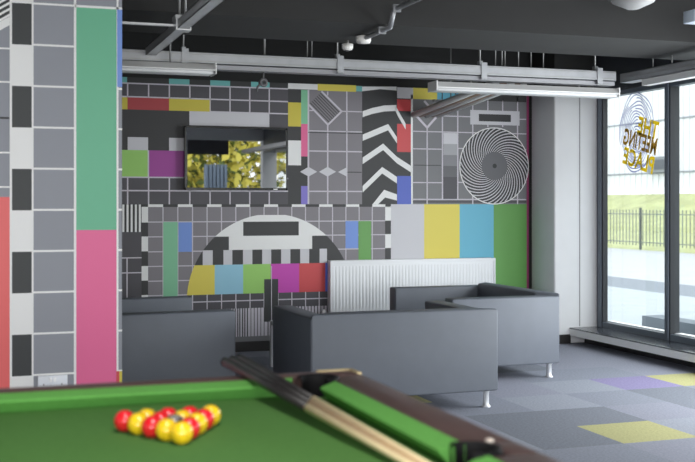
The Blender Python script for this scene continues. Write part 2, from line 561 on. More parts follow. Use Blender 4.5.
# ---- left partition with its own mural (end stands free at x = .745)
XPE = wx(122, YP)
wl = MB().box(XL, XPE, YP, YP + .30, 0, ZC - .001).build('wall_left', mat('partition_side', L(120, 122, 128), .7)); tag(wl, kind='structure')
P = Mural(YP)
def pcol(a, b, zt, zb, c, layer=1): P.rm(P.X(a), P.X(b), zt, zb, c, layer)
zt_, zb_ = ZC - .01, .09
step = (P.Z(53, 4.6) - P.Z(53, 374)) / 9
zg = [P.Z(53, 4.6) - step * k for k in range(-6, 13)]
zg = [z for z in zg if zb_ < z < zt_]
P.rm(XL + .02, XPE - .001, zt_, zb_, 'slate', 0)
blk = [P.Z(21, 3.2) - step * k for k in range(-6, 13)]
for k, z in enumerate(blk):
    a, b = min(z, zt_), max(z - step, zb_)
    if a > b:
        pcol(11.5, 32, a, b, 'ink' if k % 2 == 0 else 'white', 1)
for z in zg:
    pcol(32, 75, z + .005, z - .005, 'white', 2)
    pcol(117, 122, z + .005, z - .005, 'white', 2)
for px, w in ((10.8, .011), (32.6, .009), (75, .012), (117.4, .010)):
    x = P.X(px); P.rm(x - w / 2, x + w / 2, zt_, zb_, 'white', 3)
ztop = P.Z(95, 7.2)
pcol(75, 122, ztop + .006, ztop - .006, 'white', 3)
pcol(76, 117, ztop - .006, P.Z(95, 230), 'jade', 2)
pcol(76, 117, P.Z(95, 230), zb_, 'pink', 2)
pcol(117, 122, ztop - .006, P.Z(119, 87), 'blue', 4)
pcol(116.2, 119.3, P.Z(119, 371), zb_, 'red', 4); pcol(119.3, 121.9, P.Z(119, 371), zb_, 'ochre', 4)
# column at the picture's left edge
x10, x0_ = P.X(10.4), P.X(-90)
P.rm(x0_, x10, P.Z(5, 197), zb_, 'coral', 2)
for y in (48.5, 82, 152.6, 187):
    z = P.Z(6, y); P.rm(x0_, x10, z + .004, z - .004, 'white', 2)
z = P.Z(6, 118); P.rm(x0_, x10, z + .005, z - .005, 'ink', 2)
zh0 = P.Z(5, 20)
P.poly([(x10 - .35, zh0 - .20), (x10 - .004, zh0 + .02), (x10 - .004, zt_), (x10 - .35, zt_)], 'ink', 2)
for k in range(-2, 24):
    za = zh0 - .20 + k * .030
    zb2 = zh0 + .02 + k * .030
    if k >= 0 and zb2 + .014 < zt_:
        P.poly([(x10 - .35, za), (x10 - .004, zb2), (x10 - .004, zb2 + .013), (x10 - .35, za + .013)], 'white', 3)
P.poly([(x10 - .35, zh0 - .245), (x10 - .004, zh0 - .025), (x10 - .004, zh0 + .018), (x10 - .35, zh0 - .20)], 'white', 4)
tag(P.mb.build('mural', MUR, wl, fix=False), 'printed test card wallpaper on the near partition')
MB().box(XL, XPE, YP - .015, YP, 0, .09).build('baseboard_left', skirt_black)['kind'] = 'structure'
# side and rear walls behind the camera
MB().box(XL - .2, XL, YR, YB + .2, 0, ZC).build('wall_far_left', grey_wall)['kind'] = 'structure'
rw = MB()
rw.box(XL, 5.95, YR - .2, YR, 0, .45); rw.box(XL, 5.95, YR - .2, YR, 2.62, ZC)
for a, b in ((XL, -3.6), (.4, .8), (3.9, 4.1), (5.66, 5.95)):
    rw.box(a, b, YR - .2, YR, .45, 2.62)
rw.build('wall_rear', grey_wall)['kind'] = 'structure'

# ---- ceiling and the dropped beam
ce = MB().box(XL, 5.95, YR, YB + .2, ZC, ZC + .15).build('ceiling', black_paint); tag(ce, kind='structure')
bmx = MB().box(XL, 5.80, 6.52, 7.36, 2.48, ZC).build('trim_1', dark_soffit); tag(bmx, kind='structure')

# ------------------------------------------------------------------ WINDOW WALL
MB().box(XW - .02, 5.95, YR, YPI, 2.385, ZC).build('wall_right', mat('header_panel', L(60, 63, 68), .5))['kind'] = 'structure'
sill = MB()
sill.rbox(5.40, XW + .02, YR, YPI - .004, .140, .152, .003, 2, 0)
sill.box(5.402, 5.42, YR, YPI - .004, .078, .1395, 1)
sl = sill.build('trim_2', [mat('sill_laminate', L(70, 73, 80), .16, spec=.6), mat('sill_fascia', L(245, 245, 244), .6)]); tag(sl, kind='structure')
MB().box(5.56, 5.58, YR, YPI - .014, 0, .135).build('baseboard_right', skirt_black)['kind'] = 'structure'
MB().box(XW, 5.95, YR, YPI, 0, .15).build('trim_3', frame_dark)['kind'] = 'structure'
ys = [YPI - .005, 8.05, 6.96, 5.87, 4.78, 3.69, 2.60, 1.51, .42, -.67, -1.76]
def frame_post(mb, y0, y1, x0=XW, x1=XW + .10):
    mb.box(x0, x1, y0, y1, .15, 2.39, 0)
for i in range(len(ys) - 1):
    w = thing('window_%d' % (i + 1), (XW, ys[i], .15), kind='structure')
    ya, yb = ys[i], ys[i + 1]
    near = yb
    wj = .10 if i == 0 else .08
    fr = MB()
    # coordinates local to the window
    def lb(mb, x0, x1, y0, y1, z0, z1, m=0): mb.box(x0 - XW, x1 - XW, y0 - ya, y1 - ya, z0 - .15, z1 - .15, m)
    if i == 0:
        lb(fr, XW + .015, XW + .064, ya - .03, ya + .004, .15, 2.39, 1)
        lb(fr, XW, XW + .05, ya - .085, ya - .03, .15, 2.39, 0)
        lb(fr, XW + .012, XW + .064, ya - .105, ya - .085, .15, 2.39, 1)
    else:
        lb(fr, XW, XW + .10, ya - .062, ya - .012, .15, 2.39, 0)
        lb(fr, XW + .012, XW + .11, ya - .012, ya, .15, 2.39, 1)
        lb(fr, XW + .012, XW + .105, ya - .08, ya - .062, .15, 2.39, 1)
    lb(fr, XW + .01, XW + .10, yb, ya - wj, .15, .205, 0)
    lb(fr, XW + .01, XW + .10, yb, ya - wj, 2.345, 2.39, 0)
    fr.build('window_frame', [frame_grey, frame_dark], w)
    bd = MB(); lb(bd, XW + .055, XW + .13, yb, ya - wj, .205, .214, 0)
    bd.build('glazing_bead', mat('lit_bead', L(235, 236, 238), .4), w)  # near-white colour paints in the ledge catching light
    gp = MB(); lb(gp, XW + .060, XW + .064, yb - .005, ya - wj + .005, .20, 2.35)
    gp.build('pane', glass, w)

# ---- vinyl sticker on the first pane: fingerprint and mirrored lettering
stk = thing('window_sticker', (XW + .056, 8.5, 1.95), label='fingerprint vinyl sticker with yellow lettering on the first window pane', cat='sticker')
def vinyl(name, col):
    m = mat(name, col, .5)
    nt = m.node_tree
    out = nt.nodes['Material Output']
    tl = nt.nodes.new('ShaderNodeBsdfTranslucent'); tl.inputs['Color'].default_value = (*col, 1)
    mx = nt.nodes.new('ShaderNodeMixShader'); mx.inputs['Fac'].default_value = .85
    nt.links.new(nt.nodes['Principled BSDF'].outputs[0], mx.inputs[1]); nt.links.new(tl.outputs[0], mx.inputs[2])
    nt.links.new(mx.outputs[0], out.inputs['Surface'])
    return m
lil = vinyl('lilac_vinyl', L(118, 120, 160))
fp = MB()
XG = XW + .056
def gy(px):
    r = (px - 347.5) / F
    return XG * (C_ - S_ * r) / (S_ + C_ * r)
def gz(px, py):
    y = gy(px); d = S_ * XG + C_ * y
    return CAM_H - (py - 204) * d / F
fy, fz = gy(636.5) - 8.5, gz(636.5, 132) - 1.95
ry, rz_ = (gy(620) - gy(655)) / 2, (gz(636, 92) - gz(636, 173)) / 2
rnd = random.Random(3)
NR = 15
for k in range(NR):
    q = (k + .6) / NR
    n = 64
    off = (1 - q) * .10
    a = rnd.uniform(0, 6.28)
    cuts = [(a, rnd.uniform(.15, .5)), (a + rnd.uniform(1.5, 4.5), rnd.uniform(.15, .6))]
    for i in range(n):
        t0, t1 = 2 * PI * i / n, 2 * PI * (i + 1) / n
        if any(((t0 - c) % (2 * PI)) < w_ for c, w_ in cuts):
            continue
        P4 = []
        for tt, dq in ((t0, -.016), (t1, -.016), (t1, .016), (t0, .016)):
            wob = 1 + .03 * math.sin(5 * tt + k)
            P4.append((0, fy + ry * (q + dq) * math.cos(tt) * wob, fz - off * rz_ * 1.2 + rz_ * (q + dq) * math.sin(tt) * wob))
        fp.add(P4, [(0, 1, 2, 3)], 0)
fp.build('fingerprint', lil, stk, fix=False)
def lettering(s, size, y, z, mats, ang, name, ox=-.0015, sx=1.0, bold=.03, parent=None):
    cu = bpy.data.curves.new(name, 'FONT')
    cu.body = s; cu.size = size; cu.align_x = 'LEFT'; cu.align_y = 'BOTTOM_BASELINE'
    cu.offset = bold * size; cu.extrude = 0.0008
    cu.space_character = 1.02
    tmp = bpy.data.objects.new('tmp', cu); COL.objects.link(tmp)
    dg = bpy.context.evaluated_depsgraph_get(); dg.update()
    me = bpy.data.meshes.new_from_object(tmp.evaluated_get(dg))
    bpy.data.objects.remove(tmp)
    # reads along +Y from outside (looking towards -X)
    ca, sa = math.cos(ang), math.sin(ang)
    for v in me.vertices:
        u, w = v.co.x * sx, v.co.y
        v.co = Vector((ox + v.co.z * .3, y + u * ca - w * sa, z + u * sa + w * ca))
    me.materials.clear(); me.materials.append(mats)
    o = bpy.data.objects.new(name, me); COL.objects.link(o); o.parent = parent
    return o
yvin = vinyl('yellow_vinyl', L(232, 212, 70)); ovin = vinyl('olive_vinyl', L(190, 164, 90))
ang = math.radians(14)
for s, pxr, pyb, sz, mm in (('THE', 657, 139, .17, yvin), ('MEETING', 656, 155, .165, ovin), ('PLACE', 653, 174, .17, yvin)):
    lettering(s, sz * 1.25, gy(pxr) - 8.5, gz(pxr, pyb) - 1.95, mm, ang, 'lettering', parent=stk, sx=.62 if s == 'MEETING' else .8)

# ------------------------------------------------------------------ OUTSIDE
gr = MB()
tar = mat('pale_tarmac', L(160, 162, 164), .9, noise=.06, nscale=2); kerb = mat('kerb_strip_stone', L(112, 118, 126), .9); pav = mat('pale_paving', L(152, 158, 162), .9, noise=.05, nscale=3)
gr.add([(5.96, -30, -.02), (9.9, -30, -.02), (9.9, 80, -.02), (5.96, 80, -.02)], [(0, 1, 2, 3)], 2)
gr.add([(9.9, -30, -.02), (11.3, -30, -.02), (11.3, 80, -.02), (9.9, 80, -.02)], [(0, 1, 2, 3)], 1)
gr.add([(11.3, -30, -.02), (18.6, -30, -.02), (18.6, 80, -.02), (11.3, 80, -.02)], [(0, 1, 2, 3)], 0)
gr.build('ground', [tar, kerb, pav])['kind'] = 'structure'
lowk = MB().box(7.0, 7.25, 7.5, 10.3, -.02, .10).build('low_wall', mat('kerb_concrete', L(100, 108, 116), .8))
tag(lowk, 'low grey wall just outside the windows', 'wall')
gb = MB()
for k in range(8):
    a, b = k / 8, (k + 1) / 8
    za, zb3 = 1.75 * a ** 1.4 - .02, 1.75 * b ** 1.4 - .02
    xa, xb_ = 18.6 + 7.4 * a, 18.6 + 7.4 * b
    gb.add([(xa, -30, za), (xb_, -30, zb3), (xb_, 80, zb3), (xa, 80, za)], [(0, 1, 2, 3)], 0, True)
tag(gb.build('grass_bank', mat('bank_grass', L(158, 162, 118), .95, noise=.16, nscale=1.6)), 'pale green grass bank rising behind the fence', 'grass', kind='stuff')
fe = thing('fence', (18.5, 30, 0), label='thin dark metal railing fence in front of the grass bank', cat='fence')
fpnl = MB()
y = -12.0
while y < 16:
    fpnl.box(-.010, .010, y - .012, y + .012, .12, 1.16); y += .17
fpnl.box(-.02, .0, -12, 16, 1.02, 1.05); fpnl.box(-.02, .0, -12, 16, .2, .23)
fdark = mat('fence_steel', L(112, 118, 108), .6)
fpnl.build('railing_panel', fdark, fe)
for k in range(9):
    yy = -12 + 3.1 * k
    MB().box(-.028, .028, yy - .028, yy + .028, 0, 1.22).build('post', mat('fence_post_steel', L(70, 76, 74), .6), fe)
bd = thing('building', (26.2, 35, 1.6), label='white clad industrial building across the road behind the grass', cat='building')
bw = MB().box(0, 8, -40, 45, -.2, 11)
cl = mat('white_cladding', L(196, 197, 200), .6)
bw.build('cladding', cl, bd)
rb = MB()
yy = -22.0
while yy < 40:
    rb.box(-.025, .0, yy, yy + .13, -.2, 11, 0); yy += .40
rb.build('cladding_rib', cl, bd)
jt = MB()
for z in (0.95, 3.05, 5.2): jt.box(-.04, .0, -40, 45, z, z + .07)
jt.build('joint_strip', mat('cladding_joint', L(120, 124, 130), .6), bd)
ybx = 26.1 * (C_ - S_ * (650 - 347.5) / F) / (S_ + C_ * (650 - 347.5) / F) - 35
vb = MB().box(-.25, 0, ybx - 1.6, ybx, 1.0, 1.62)
vb.build('wall_sign', mat('grey_sign_panel', L(112, 116, 120), .6), bd)
vb2 = MB().box(-.27, -.25, ybx - 1.5, ybx - .5, 1.12, 1.5)
vb2.build('sign_face', mat('dark_sign_face', L(70, 74, 82), .6), bd)

# trees beyond the rear glazing (seen only mirrored in the television)
def tree(loc, h, w, seed, label, m):
    rr = random.Random(seed)
    t = thing('leafy_tree', loc, label=label, cat='tree')
    MB().tube((0, 0, 0), (0, 0, h * .5), .12, .07).build('trunk', mat('bark', L(80, 66, 52), .9), t)
    lf = MB()
    for _ in range(2600):
        while True:
            p = Vector((rr.uniform(-1, 1), rr.uniform(-1, 1), rr.uniform(-1, 1)))
            if .35 < p.length < 1: break
        c = Vector((p.x * w, p.y * w, h * .56 + p.z * h * .46))
        u = Vector((rr.uniform(-1, 1), rr.uniform(-1, 1), rr.uniform(-1, 1))).normalized()
        v = u.cross(Vector((rr.random(), rr.random(), rr.random()))).normalized()
        s = rr.uniform(.08, .17)
        lf.add([c - u * s, c + v * s * .6, c + u * s, c - v * s * .6], [(0, 1, 2, 3)], rr.choice((0, 0, 1)))
    lf.build('foliage', [m, mat('deep_leaf', L(96, 112, 44), .8)], t, fix=False)
yl = mat('yellow_leaf', L(226, 214, 92), .8)
tree((4.9, -6.6, 0), 4.2, 1.5, 1, 'yellow green leafy tree behind the building, mirrored in the television', yl)
bl_ = MB().box(4.1, 4.95, YR - .06, YR - .03, 2.33, 2.62)  # board added for the dark shape mirrored in the television
tag(bl_.build('added_dark_board', mat('dark_board_paint', L(40, 38, 44), .8)), 'added dark blind over the rear window, mirrored in the television', 'board')
sh = MB(); xs0, xs1 = wx(205, 23.6), wx(226, 23.6)
k = xs0
while k < xs1:
    sh.box(k, k + .06, -4.6, -4.5, 0, 2.2); k += .085
sh.box(xs0, xs1, -4.66, -4.6, 0, 2.15)
tag(sh.build('slatted_gate', mat('blue_grey_gate', L(130, 146, 165), .7)), 'blue grey slatted gate behind the building, mirrored in the television', 'gate')
tree((6.6, -10.4, 0), 5.2, 1.8, 2, 'second yellow leafy tree behind the building, right of the first', yl)
MB().box(-12, 18, -20, YR - .2, -.12, -.02).build('ground_rear', tar)['kind'] = 'structure'

# ------------------------------------------------------------------ SOFAS
leather = mat('charcoal_leatherette', L(106, 111, 120), .52, spec=.35, noise=.03, nscale=9, bump=.06)
seam = mat('sofa_seam', L(58, 61, 68), .6)
chrome = mat('satin_aluminium', (.74, .75, .78), .35, .35)
SW, SD, SH, SB = 1.28, .90, .648, .112
def make_sofa(loc, rz, label):
    s = thing('sofa', loc, rz, label, 'sofa', None)
    T, B = .14, .14
    MB().rprism([(0, 0), (SW, 0), (SW - T, B), (T, B)], SB, SH, .012).build('backrest', leather, s)
    MB().rprism([(0, 0), (T, B), (T, SD), (0, SD)], SB, SH - .022, .012).build('arm', leather, s)
    MB().rprism([(SW, 0), (SW, SD), (SW - T, SD), (SW - T, B)], SB, SH - .022, .012).build('arm', leather, s)
    MB().rbox(.142, SW - .142, .142, SD - .01, SB + .002, .30, .015, 2).build('seat_base', leather, s)
    for xa, xb in ((.143, SW / 2 - .002), (SW / 2 + .002, SW - .143)):
        MB().rbox(xa, xb, .153, SD + .005, .302, .435, .035, 4).build('seat_cushion', leather, s)
    for xa in (.06, SW - .06):
        for ya in (.06, SD - .06):
            lg = MB().lathe((xa, ya, 0), [(.029, 0), (.029, .007), (.022, .013), (.020, .02), (.020, .10), (.027, .104), (.027, SB + .004)], 20)
            lg.build('leg', chrome, s)
    return s
sofa = make_sofa((1.976, 6.40, 0), 0, 'charcoal two seat sofa with its back to the pool table, nearest the camera')
dup(sofa, (4.262, 7.35, 0), PI / 2, 'charcoal sofa on the window side, its arm end towards the camera')
dup(sofa, (.680, 8.268, 0), -PI / 2 + math.radians(3.5), 'charcoal sofa on the left, half hidden behind the coloured partition')

# coffee table between the sofas (only its white corner leg shows)
ct = thing('coffee_table', (2.315, 7.98, 0), label='low white coffee table standing between the three sofas', cat='table')
wl_ = mat('white_laminate', L(226, 226, 230), .4)
MB().rbox(0, .62, 0, .66, .345, .375, .004, 2).build('tabletop', wl_, ct)
for xa in (.0, .58):
    for ya in (.0, .62):
        MB().rbox(xa, xa + .04, ya, ya + .04, 0, .344, .003, 2).build('leg', wl_, ct)

# ------------------------------------------------------------------ RADIATOR
rx0, rx1 = wx(331, 9.5), wx(495.3, 9.5)
ra = thing('radiator', (rx0, 9.5, 0), label='white panel radiator fixed low on the mural wall behind the sofas', cat='radiator')
rwm = mat('radiator_enamel', L(232, 234, 238), .35)
W = rx1 - rx0
pn = MB()
zb0, zt0 = .22, .80
pn.box(0, W, .012, .05, zb0, zt0)
n = int(W / .0333)
for k in range(n):
    xa = .012 + k * (W - .024) / n
    pn.prism([(xa, .012), (xa + .010, .0092), (xa + .020, .0092), (xa + .030, .012)], 'z', zb0 + .03, zt0 - .045)
pn.build('front_panel', rwm, ra)
MB().box(-.004, .010, .002, .09, zb0, zt0 + .004).build('side_cover', rwm, ra)
MB().box(W - .010, W + .004, .002, .09, zb0, zt0 + .004).build('side_cover', rwm, ra)
tg = MB()
tg.box(0, W, .0, .008, zt0 - .012, zt0 + .008)
tg.box(0, W, .082, .09, zt0 - .012, zt0 + .008)
for k in range(60):
    xa = k * W / 60
    tg.box(xa, xa + .009, .008, .082, zt0, zt0 + .006)
tg.build('top_grille', rwm, ra)
vl = MB()
vl.tube((-.004, .05, .27), (-.055, .05, .27), .012); vl.tube((-.055, .05, .27), (-.055, .05, .0), .009)
vl.tube((-.055, .05, .27), (-.055, .05, .345), .018); vl.tube((-.055, .05, .345), (-.055, .05, .36), .018, .010)
vl.build('valve', mat('white_plastic', L(232, 232, 234), .4), ra)

# ------------------------------------------------------------------ TELEVISION
YT = 9.525
tx0, tx1 = wx(184.8, YT), wx(287.4, YT)
tz1, tz0 = wz(235, 127.2, YT), wz(235, 190.2, YT)
tv = thing('television', ((tx0 + tx1) / 2, YT, (tz0 + tz1) / 2), label='black flat television mounted high on the mural wall, screen off', cat='television')
w2, h2 = (tx1 - tx0) / 2, (tz1 - tz0) / 2
gb_ = mat('gloss_black_plastic', L(26, 27, 30), .25)
cs = MB().rbox(-w2, w2, .006, .048, -h2, h2, .004, 2)
cs.build('casing', gb_, tv)
bz = MB()
for a in ((-w2, w2, h2 - .012, h2), (-w2, w2, -h2, -h2 + .022), (-w2, -w2 + .012, -h2, h2), (w2 - .012, w2, -h2, h2)):
    bz.box(a[0], a[1], 0, .0065, a[2], a[3])
bz.build('bezel', gb_, tv)
scr = mat('black_glass_screen', (.012, .013, .015), .015, spec=1.0)
scr.node_tree.nodes['Principled BSDF'].inputs['IOR'].default_value = 2.6
MB().box(-w2 + .012, w2 - .012, .003, .0058, -h2 + .022, h2 - .012).build('screen', scr, tv)
MB().box(.0 + w2 * .72, w2 * .80, -.001, .001, -h2 + .006, -h2 + .014).build('status_light', mat('silver_badge', (.8, .8, .8), .3, .5), tv)
MB().box(-.15, .15, .048, .060, -.12, .12).build('wall_bracket', gb_, tv)

# ------------------------------------------------------------------ SOCKET on the partition
sx0, sx1 = wx(38, YP), wx(67, YP)
sz1 = wz(52, 375.2, YP)
so = thing('wall_socket', ((sx0 + sx1) / 2, YP, sz1 - .043), label='white double power socket low on the coloured partition', cat='socket')
swm = mat('socket_plastic', L(222, 226, 234), .35)
MB().rbox(-.073, .073, -.012, -.003, -.043, .043, .003, 2).build('faceplate', swm, so)
for xa in (-.016, .004):
    MB().rbox(xa, xa + .012, -.017, -.011, .010, .032, .002, 2).build('rocker_switch', mat('switch_white', L(244, 245, 248), .3), so)
for c in (-.045, .045):
    ho = MB()
    for a, b, w_, h_ in ((0, -.002, .004, .009), (-.011, -.022, .007, .004), (.011, -.022, .007, .004)):
        ho.box(c + a - w_ / 2, c + a + w_ / 2, -.0124, -.0118, b - h_ / 2, b + h_ / 2)
    ho.build('pin_hole', mat('socket_hole', L(60, 60, 64), .6), so)

# ------------------------------------------------------------------ CEILING SERVICES
galv = mat('galvanised_steel', (.40, .41, .43), .42, .45, noise=.06, nscale=14)
galv2 = mat('galvanised_rod', (.36, .36, .36), .4, .5)
fit_white = mat('white_fitting', L(226, 226, 226), .45)
YT1 = 7.70
tr = thing('cable_tray', (0, YT1, 2.325), label='long galvanised cable tray running across the room in front of the mural', cat='cable tray')
ty = MB()
xa, xb = -3.0, 4.94
def channel_x(mb, xa, xb, y0, y1, z0, z1, t=.004):
    mb.box(xa, xb, y0, y1, z0, z0 + t); mb.box(xa, xb, y0, y0 + t, z0, z1); mb.box(xa, xb, y1 - t, y1, z0, z1)
    mb.box(xa, xb, y0, y0 + .014, z1 - t, z1); mb.box(xa, xb, y1 - .014, y1, z1 - t, z1)
channel_x(ty, xa, xb, -.07, .07, .0, .080)
ty.build('tray', galv, tr)
ribs = MB()
ribs.box(xa, xb, -.074, -.07, .012, .018); ribs.box(xa, xb, -.074, -.07, .060, .066)
ribs.build('tray_rib', galv2, tr)
cb = MB()
for k, (yy, r) in enumerate(((-.03, .012), (.0, .010), (.028, .013))):
    cb.tube((xa, yy, .006 + r), (xb, yy, .006 + r), r, n=8)
cb.build('cable', mat('grey_cable', L(90, 90, 94), .6), tr)
rodx = []
for px in (183.3, 264.5, 307.3, 311.8, 337.3, 480, 495.5, 502, 505, 518.5, 531, 543.3, 595):
    X = wx(px, YT1)
    thick = px in (183.3, 264.5, 337.3, 480, 595)
    rd = MB().tube((X, 0, .0 if thick else .08), (X, 0, ZC - 2.325), .007 if thick else .0045, n=8)
    rd.build('hanger_rod', galv2, tr)
    if px in (183.3, 337.3, 480, 595):
        cm = MB()
        cm.box(X - .024, X + .024, -.079, -.074, -.03, .10); cm.box(X - .024, X + .024, .074, .079, -.03, .10)
        cm.box(X - .024, X + .024, -.079, .079, -.032, -.027); cm.box(X - .014, X + .014, -.02, .02, .082, .12)
        cm.build('clamp', galv, tr)
# lower rail in darker steel under the tray
lr = MB().box(xa, 4.94, -.05, .05, -.035, -.004).build('lower_rail', mat('dark_rail_steel', (.30, .30, .32), .5, .6), tr)

# tray along the windows
tr2 = thing('cable_tray', (5.13, 0, 2.33), label='galvanised cable tray running towards the camera along the window wall', cat='cable tray')
t2 = MB()
def channel_y(mb, ya, yb, x0, x1, z0, z1, t=.004):
    mb.box(x0, x1, ya, yb, z0, z0 + t); mb.box(x0, x0 + t, ya, yb, z0, z1); mb.box(x1 - t, x1, ya, yb, z0, z1)
    mb.box(x0, x0 + .012, ya, yb, z1 - t, z1); mb.box(x1 - .012, x1, ya, yb, z1 - t, z1)
channel_y(t2, -2.0, 7.77, -.06, .06, 0, .075)
t2.build('tray', galv, tr2)
r2 = MB().box(-.064, -.06, -2, 7.6, .030, .036)
r2.build('tray_rib', galv2, tr2)
MB().box(-.035, .035, 5.2, 7.5, -.050, -.001).build('trunking', fit_white, tr2)
for yy in (7.4, 7.15, 5.5, 3.5, 1.5):
    MB().tube((0, yy, .07), (0, yy, ZC - 2.33 if not 6.5 < yy < 7.37 else 2.48 - 2.33), .005, n=8).build('hanger_rod', galv2, tr2)

# tray heading towards the camera on the left
galv3 = mat('pale_galvanised', (.66, .67, .68), .45, .3)
tr3 = thing('cable_tray', (1.185, 0, 2.365), label='galvanised strut running towards the camera over the left sofa', cat='cable tray')
t3 = MB(); channel_y(t3, -2, 7.62, -.034, .034, 0, .05)
t3.build('tray', galv3, tr3)
cr = MB().box(-.62, -.03, 6.40, 6.43, .012, .024)
cr.build('cross_bar', galv3, tr3)
for xx in (-.012, .012):
    MB().tube((xx * 1.5, 6.42, .06), (xx * 1.5, 6.42, ZC - 2.365), .008, n=8).build('hanger_rod', galv2, tr3)
cl3 = MB(); cl3.box(-.05, .05, 6.36, 6.48, .051, .075); cl3.box(-.046, -.036, 6.37, 6.47, -.006, .075); cl3.box(.036, .046, 6.37, 6.47, -.006, .075); cl3.box(-.046, .046, 6.37, 6.47, -.012, -.004)
cl3.build('clamp', galv3, tr3)
MB().tube((0, 2.0, .05), (0, 2.0, ZC - 2.365), .006, n=8).build('hanger_rod', galv2, tr3)

# batten lights under the tray
def batten(loc, ln, label):
    b = thing('batten_light', loc, 0, label, 'light', None)
    h = MB()
    h.prism([(-.03, .075), (.03, .075), (.085, .03), (.085, .022), (-.085, .022), (-.085, .03)], 'x', 0, ln)
    h.build('reflector', fit_white, b)
    MB().rbox(.01, ln - .01, -.075, .075, 0, .022, .008, 2).build('diffuser', mat('opal_diffuser', (.66, .67, .68), .5, emit=.01), b)
    for xe in (-.008, ln):
        MB().box(xe, xe + .008, -.086, .086, 0, .076).build('end_cap', fit_white, b)
    for xe in (ln * .2, ln * .8):
        MB().tube((xe, 0, .07), (xe, 0, 2.289 - loc[2] if loc[2] < 2.22 else ZC - loc[2]), .006, n=8).build('hanger', galv2, b)
    return b
batten((wx(213, 7.52) - 1.5, 7.52, 2.231), 1.50, 'white batten light under the tray at the left, above the television corner')
batten((3.36, YT1, 2.195), 1.60, 'long white batten light under the tray at the right, by the windows')

# little hooked cable coil under the tray
ck = thing('cable_coil', (wx(263.5, 7.7), 7.7, 2.215), label='small grey cable coil hanging under the tray above the television', cat='cable')
co = MB()
pts = [(.022 * math.cos(t * PI / 8), 0.0, .022 * math.sin(t * PI / 8)) for t in range(17)]
co.path(pts, .012, 8)
pts = [(.016 * math.cos(t * PI / 8) - .008, .02, .016 * math.sin(t * PI / 8)) for t in range(17)]
co.path(pts, .010, 8)
co.path([(0, 0, .022), (0, 0, .075)], .006, 8); co.path([(-.02, 0, -.01), (-.045, 0, -.035), (-.05, 0, -.07)], .008, 8)
co.build('coil', mat('coil_rubber', L(96, 96, 98), .6), ck)

# conduit with two round boxes crossing the beam
cd = thing('conduit', (0, 0, 0), label='grey steel conduit crossing under the dark beam with round junction box', cat='conduit')
def pt(px, py, z):
    d = (z - CAM_H) * F / (204 - py); xr = (px - 347.5) / F * d
    return Vector((xr * C_ + d * S_, -xr * S_ + d * C_, z))
za = 2.455
a = pt(366, 37.5, za); 
XC = a.x
ya = a.y
cp = [(XC, ya, za), (XC, 6.47, za), (XC, 6.40, za + .10), (XC, 3.0, za + .10)]
cpm = MB(); cpm.path(cp, .016, 10)
cpm.build('pipe', galv, cd)
jb = MB().lathe((XC, ya + .05, za - .035), [(.01, 0), (.045, .004), (.052, .02), (.052, .05), (.02, .058)], 20)
jb.build('junction_box', mat('pale_fitting', L(238, 236, 232), .5), cd)
for yy, zz in ((6.62, za), (6.36, za + .10), (5.0, za + .10)):
    MB().box(XC - .026, XC + .026, yy - .012, yy + .012, zz - .02, zz + .025).build('saddle', galv, cd)
MB().tube((XC, 5.0, za + .12), (XC, 5.0, ZC), .006, n=8).build('hanger_rod', galv2, cd)
MB().tube((XC, 3.2, za + .11), (XC, 3.2, ZC), .006, n=8).build('hanger_rod', galv2, cd)
b2 = pt(347.5, 45.5, 2.445)
sd = thing('detector', (b2.x, b2.y, 2.445), label='small round white detector under the beam beside the conduit end', cat='detector')
MB().lathe((0, 0, -.035), [(.008, 0), (.032, .004), (.040, .018), (.040, .045)], 20).build('housing', mat('pale_fitting', L(238, 236, 232), .5), sd)
MB().lathe((0, 0, -.04), [(.012, 0), (.014, .006)], 16).build('lens', mat('sensor_lens', L(70, 70, 74), .3), sd)
MB().tube((0, 0, .0), (0, 0, .045), .01, n=8).build('stem', galv2, sd)

# bundle of pipes coming out of the mural wall at high level
pb = thing('pipe_bundle', (0, 0, 0), label='bundle of grey and copper pipes leaving the mural wall at high level', cat='pipes')
cop = mat('copper_pipe', L(150, 128, 112), .4, .3)
for k, (dxx, r, mm) in enumerate(((0, .028, galv3), (.075, .020, cop), (.14, .026, galv3), (.20, .018, cop), (.255, .022, galv3))):
    MB().tube((3.98 + dxx, 9.59, 2.175), (3.98 + dxx, 7.86, 2.305), r, n=10).build('pipe', mm, pb)
for yy in (9.0, 8.0):
    zz = 2.175 + (9.59 - yy) * .0751
    MB().box(3.93, 4.27, yy - .02, yy + .02, zz + .029, zz + .05).build('strut', galv, pb)
    MB().tube((4.10, yy, zz + .045), (4.10, yy, ZC), .006, n=8).build('hanger_rod', galv2, pb)

# fittings nearer the camera
dl = thing('pendant_sensor', (3.944, 5.9, 2.555), label='grey dome fitting hanging from the ceiling at the top of the picture', cat='fitting')
MB().lathe((0, 0, 0), [(.01, 0), (.04, .004), (.13, .045), (.15, .075), (.14, .10), (.05, .12)], 32).build('dome', mat('dome_grey', L(165, 165, 165), .5), dl)
MB().tube((0, 0, .11), (0, 0, ZC - 2.555), .018, n=12).build('stem', galv2, dl)
bl = thing('ceiling_box', (4.36, 5.9, 2.495), label='white box fitting with its blue reflection painted in, high at the right edge of the picture', cat='fitting')
MB().rbox(0, .5, -.06, .06, 0, .08, .006, 2).build('body', mat('blue_reflection_white', L(206, 218, 232), .4), bl)  # white body; the pale blue tint paints in a reflection
MB().box(.2, .3, -.02, .02, .08, ZC - 2.495).build('bracket', galv2, bl)

